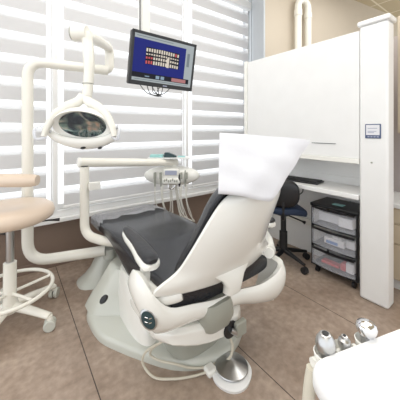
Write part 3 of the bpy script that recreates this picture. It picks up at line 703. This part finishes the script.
for k in range(5):
    a = math.radians(-47 + 72 * k) ; 
    e = V((so.x + .305 * math.cos(a), so.y + .305 * math.sin(a), 0))
    lg = obj('base_leg', tube(B(), [(so.x, so.y, .12), (so.x + .14 * math.cos(a), so.y + .14 * math.sin(a), .11), (e.x, e.y, .088)], [.034, .03, .024], 14, flat=.75), 'creamtube', so_t)
    dq = V((-math.sin(a + .6), math.cos(a + .6), 0))
    cs = obj('caster', cyl(cyl(B(), e + dq * .004 + V((0, 0, .036)), e + dq * .03 + V((0, 0, .036)), .036), e - dq * .03 + V((0, 0, .036)), e - dq * .004 + V((0, 0, .036)), .036), 'grey', lg, bevel=.006)
    obj('caster_hood', tube(B(), [e + V((0, 0, .06)), e + V((0, 0, .09))], [.022, .016], 10), 'creamtube', cs)
bm = B(); ar = []
for k in range(15):
    t = k / 14; p = V((.135, 1.885, .985)) + side * (t * .55) + Fv * (-.0 + .10 * (t - .25) ** 2)
    ar.append(p)
tube(bm, ar, [.032, .04] + [.042] * 13, 18); obj('torso_rest', bm, 'tan', so_t)
obj('rest_bracket', tube(B(), fillet([ar[12] + Fv * .04, ar[12] + Fv * .16, (ar[12] + Fv * .16).xy.to_3d() + V((0, 0, .60)), (so.x, so.y, .60)], .08), .014, 10), 'black', so_t)
obj('height_lever', tube(B(), [(so.x + .02, so.y - .02, .66), (so.x + .22, so.y - .03, .655), (so.x + .29, so.y - .045, .65)], [.006, .006, .012], 8), 'black', so_t)
# ---------------------------------------------------------------- foot control and hoses
fc = thing('foot_control', 'round brushed steel foot control on a white base by the chair', 'foot control', (.955, .955, 0))
fx, fy = .95, .99
bm = B(); loft(bm, [sring(fx, fy, 0, .106, .100, 2.2, rot=.4), sring(fx, fy, .014, .109, .102, 2.2, rot=.4), sring(fx, fy, .02, .097, .092, 2.2, rot=.4)])
obj('base', bm, 'white', fc)
bm = B(); lathe(bm, (fx + .008, fy + .01, .03), [(.086, -.006), (.089, 0), (.087, .004), (.06, .014), (.02, .030), (.003, .034)], 40); obj('disc', bm, 'steel', fc)
obj('cable_boss', box(B(), fx - .12, fx - .06, fy + .04, fy + .10, .0, .035, None), 'cream', fc, bevel=.012)
def cable(name, pts, r, lab):
    return tag(obj(name, tube(B(), smooth_path(pts, 8), r, 8), 'cable'), lab, 'hose')
cable('outer_hose', [(.68, 1.08, .34), (.63, 1.13, .25), (.575, 1.24, .14), (.565, 1.265, .062), (.60, 1.205, .016), (.675, 1.145, .010), (.765, 1.095, .010), (.84, 1.065, .014), (.865, 1.06, .018)], .006, 'outer beige hose looping on the floor from chair to foot control')
cable('inner_hose', [(.70, 1.10, .34), (.66, 1.14, .25), (.62, 1.24, .14), (.61, 1.27, .082), (.645, 1.22, .066), (.70, 1.165, .06), (.77, 1.125, .03), (.84, 1.09, .018), (.87, 1.08, .02)], .006, 'inner beige hose looping close to the chair base to the foot control')
cable('hanging_hose', [(.94, 1.02, .22), (.965, 1.0, .13), (.95, 1.015, .06), (.91, 1.07, .02), (.875, 1.07, .02)], .007, 'beige hose dropping from the chair pivot to the foot control')
# ---------------------------------------------------------------- assistant cabinet, bottom right foreground
TZ = .85
def P2(px, py, z=TZ):
    d = 255 * (EYE - z) / (py - 130); r = d * (px - 200) / 255
    q = Fv0 * d + Rv0 * r; return V((q.x, q.y, z))
Fv0 = V((math.sin(YAW), math.cos(YAW), 0)); Rv0 = V((math.cos(YAW), -math.sin(YAW), 0))
mc = thing('mobile_cabinet', 'white round cornered cabinet top in the bottom right foreground', 'cabinet', (.62, .0, 0))
c1 = P2(313.5, 374); far = P2(400, 330.5); near = P2(339, 398)
e1 = (far - P2(345, 351.5)).normalized(); e2 = (near - P2(320, 386)).normalized()
k0 = P2(302.5, 364.5)
if True:
    e2 = V((e1.y, -e1.x, 0)) if V((e1.y, -e1.x, 0)).dot(e2) > 0 else V((-e1.y, e1.x, 0))
    cn = [k0 + e1 * .62, k0, k0 + e2 * .45, k0 + e1 * .62 + e2 * .45]
    def rounded(cn, r, n=8):
        out = []
        for i in range(4):
            p, a, b = cn[i], cn[i - 1], cn[(i + 1) % 4]; s = p + (a - p).normalized() * r; e = p + (b - p).normalized() * r
            for q in range(n + 1):
                t = q / n; out.append(s * (1 - t) ** 2 + p * 2 * t * (1 - t) + e * t * t)
        return out
    rc = rounded(cn, .05); cm = sum(rc, V()) / len(rc)
    def rr(s, z): return [(cm.x + (p.x - cm.x) * s, cm.y + (p.y - cm.y) * s, z) for p in rc]
    obj('top', loft(B(), [rr(.985, TZ - .032), rr(1, TZ - .026), rr(1, TZ - .006), rr(.99, TZ), rr(.6, TZ)]), 'white', mc)
    obj('body', loft(B(), [rr(.86, .08), rr(.86, TZ - .032)]), 'white', mc, bevel=.004)
    obj('plinth', loft(B(), [rr(.8, 0), rr(.8, .08)]), 'greyd', mc)
cs_ = k0 + e1 * .02 - e2 * .0
hh = thing('instrument_holder', 'cream three cup instrument holder on the far edge of the white cabinet', 'holder', (cs_.x, cs_.y, TZ - .05))
rail = [k0 + e1 * .045 - e2 * .022 + V((0, 0, -.03)), k0 + e1 * .16 - e2 * .018 + V((0, 0, -.03))]
obj('rail', tube(B(), rail, .010, 10), 'cream', hh)
obj('support_arm', tube(B(), smooth_path([rail[0] + V((0, 0, -.01)), rail[0] - e1 * .012 + V((0, 0, -.10)), rail[0] - e1 * .01 + V((0, 0, -.4)), rail[0].xy.to_3d() + e1 * .0]), .012, 10), 'cable', hh)
cups = []
for px, py, z in ((325.5, 352, .84), (344.5, 347, .84), (366.5, 339, .84)):
    c = P2(px, py, z); cups.append(c)
    obj('cup', lathe(B(), c + V((0, 0, -.03)), [(.014, -.012), (.020, .0), (.0235, .028), (.0215, .03), (.018, .01), (.012, -.002)], 20), 'cream', hh)
def inst(c, name, lab, prof, m, cap=None):
    prof = [(a * .76, b * .56) for a, b in prof]; cap = cap and [(a * .74, b * .56 + .0006) for a, b in cap]
    t = thing(name, lab, 'handpiece', c, None)
    obj('body', lathe(B(), c, prof, 24), m, t)
    if cap: obj('tip', lathe(B(), c, cap, 16), 'black', t)
inst(cups[0], 'suction_handpiece', 'large silver suction handpiece with a dark opening, leftmost in the holder', [(.012, -.03), (.017, -.01), (.024, .012), (.026, .03), (.024, .046), (.015, .066), (.012, .068)], 'steel', [(.009, .066), (.009, .0695)])
inst(cups[1], 'small_handpiece', 'small silver handpiece in the middle cup of the holder', [(.010, -.02), (.014, -.005), (.017, .012), (.015, .028), (.009, .034), (.008, .042), (.005, .043)], 'steel', [(.004, .042), (.004, .0445)])
inst(cups[2], 'syringe_handpiece', 'chrome round headed handpiece, rightmost in the holder', [(.012, -.02), (.016, 0), (.019, .015), (.026, .035), (.028, .048), (.024, .060), (.014, .067), (.005, .069)], 'chrome')
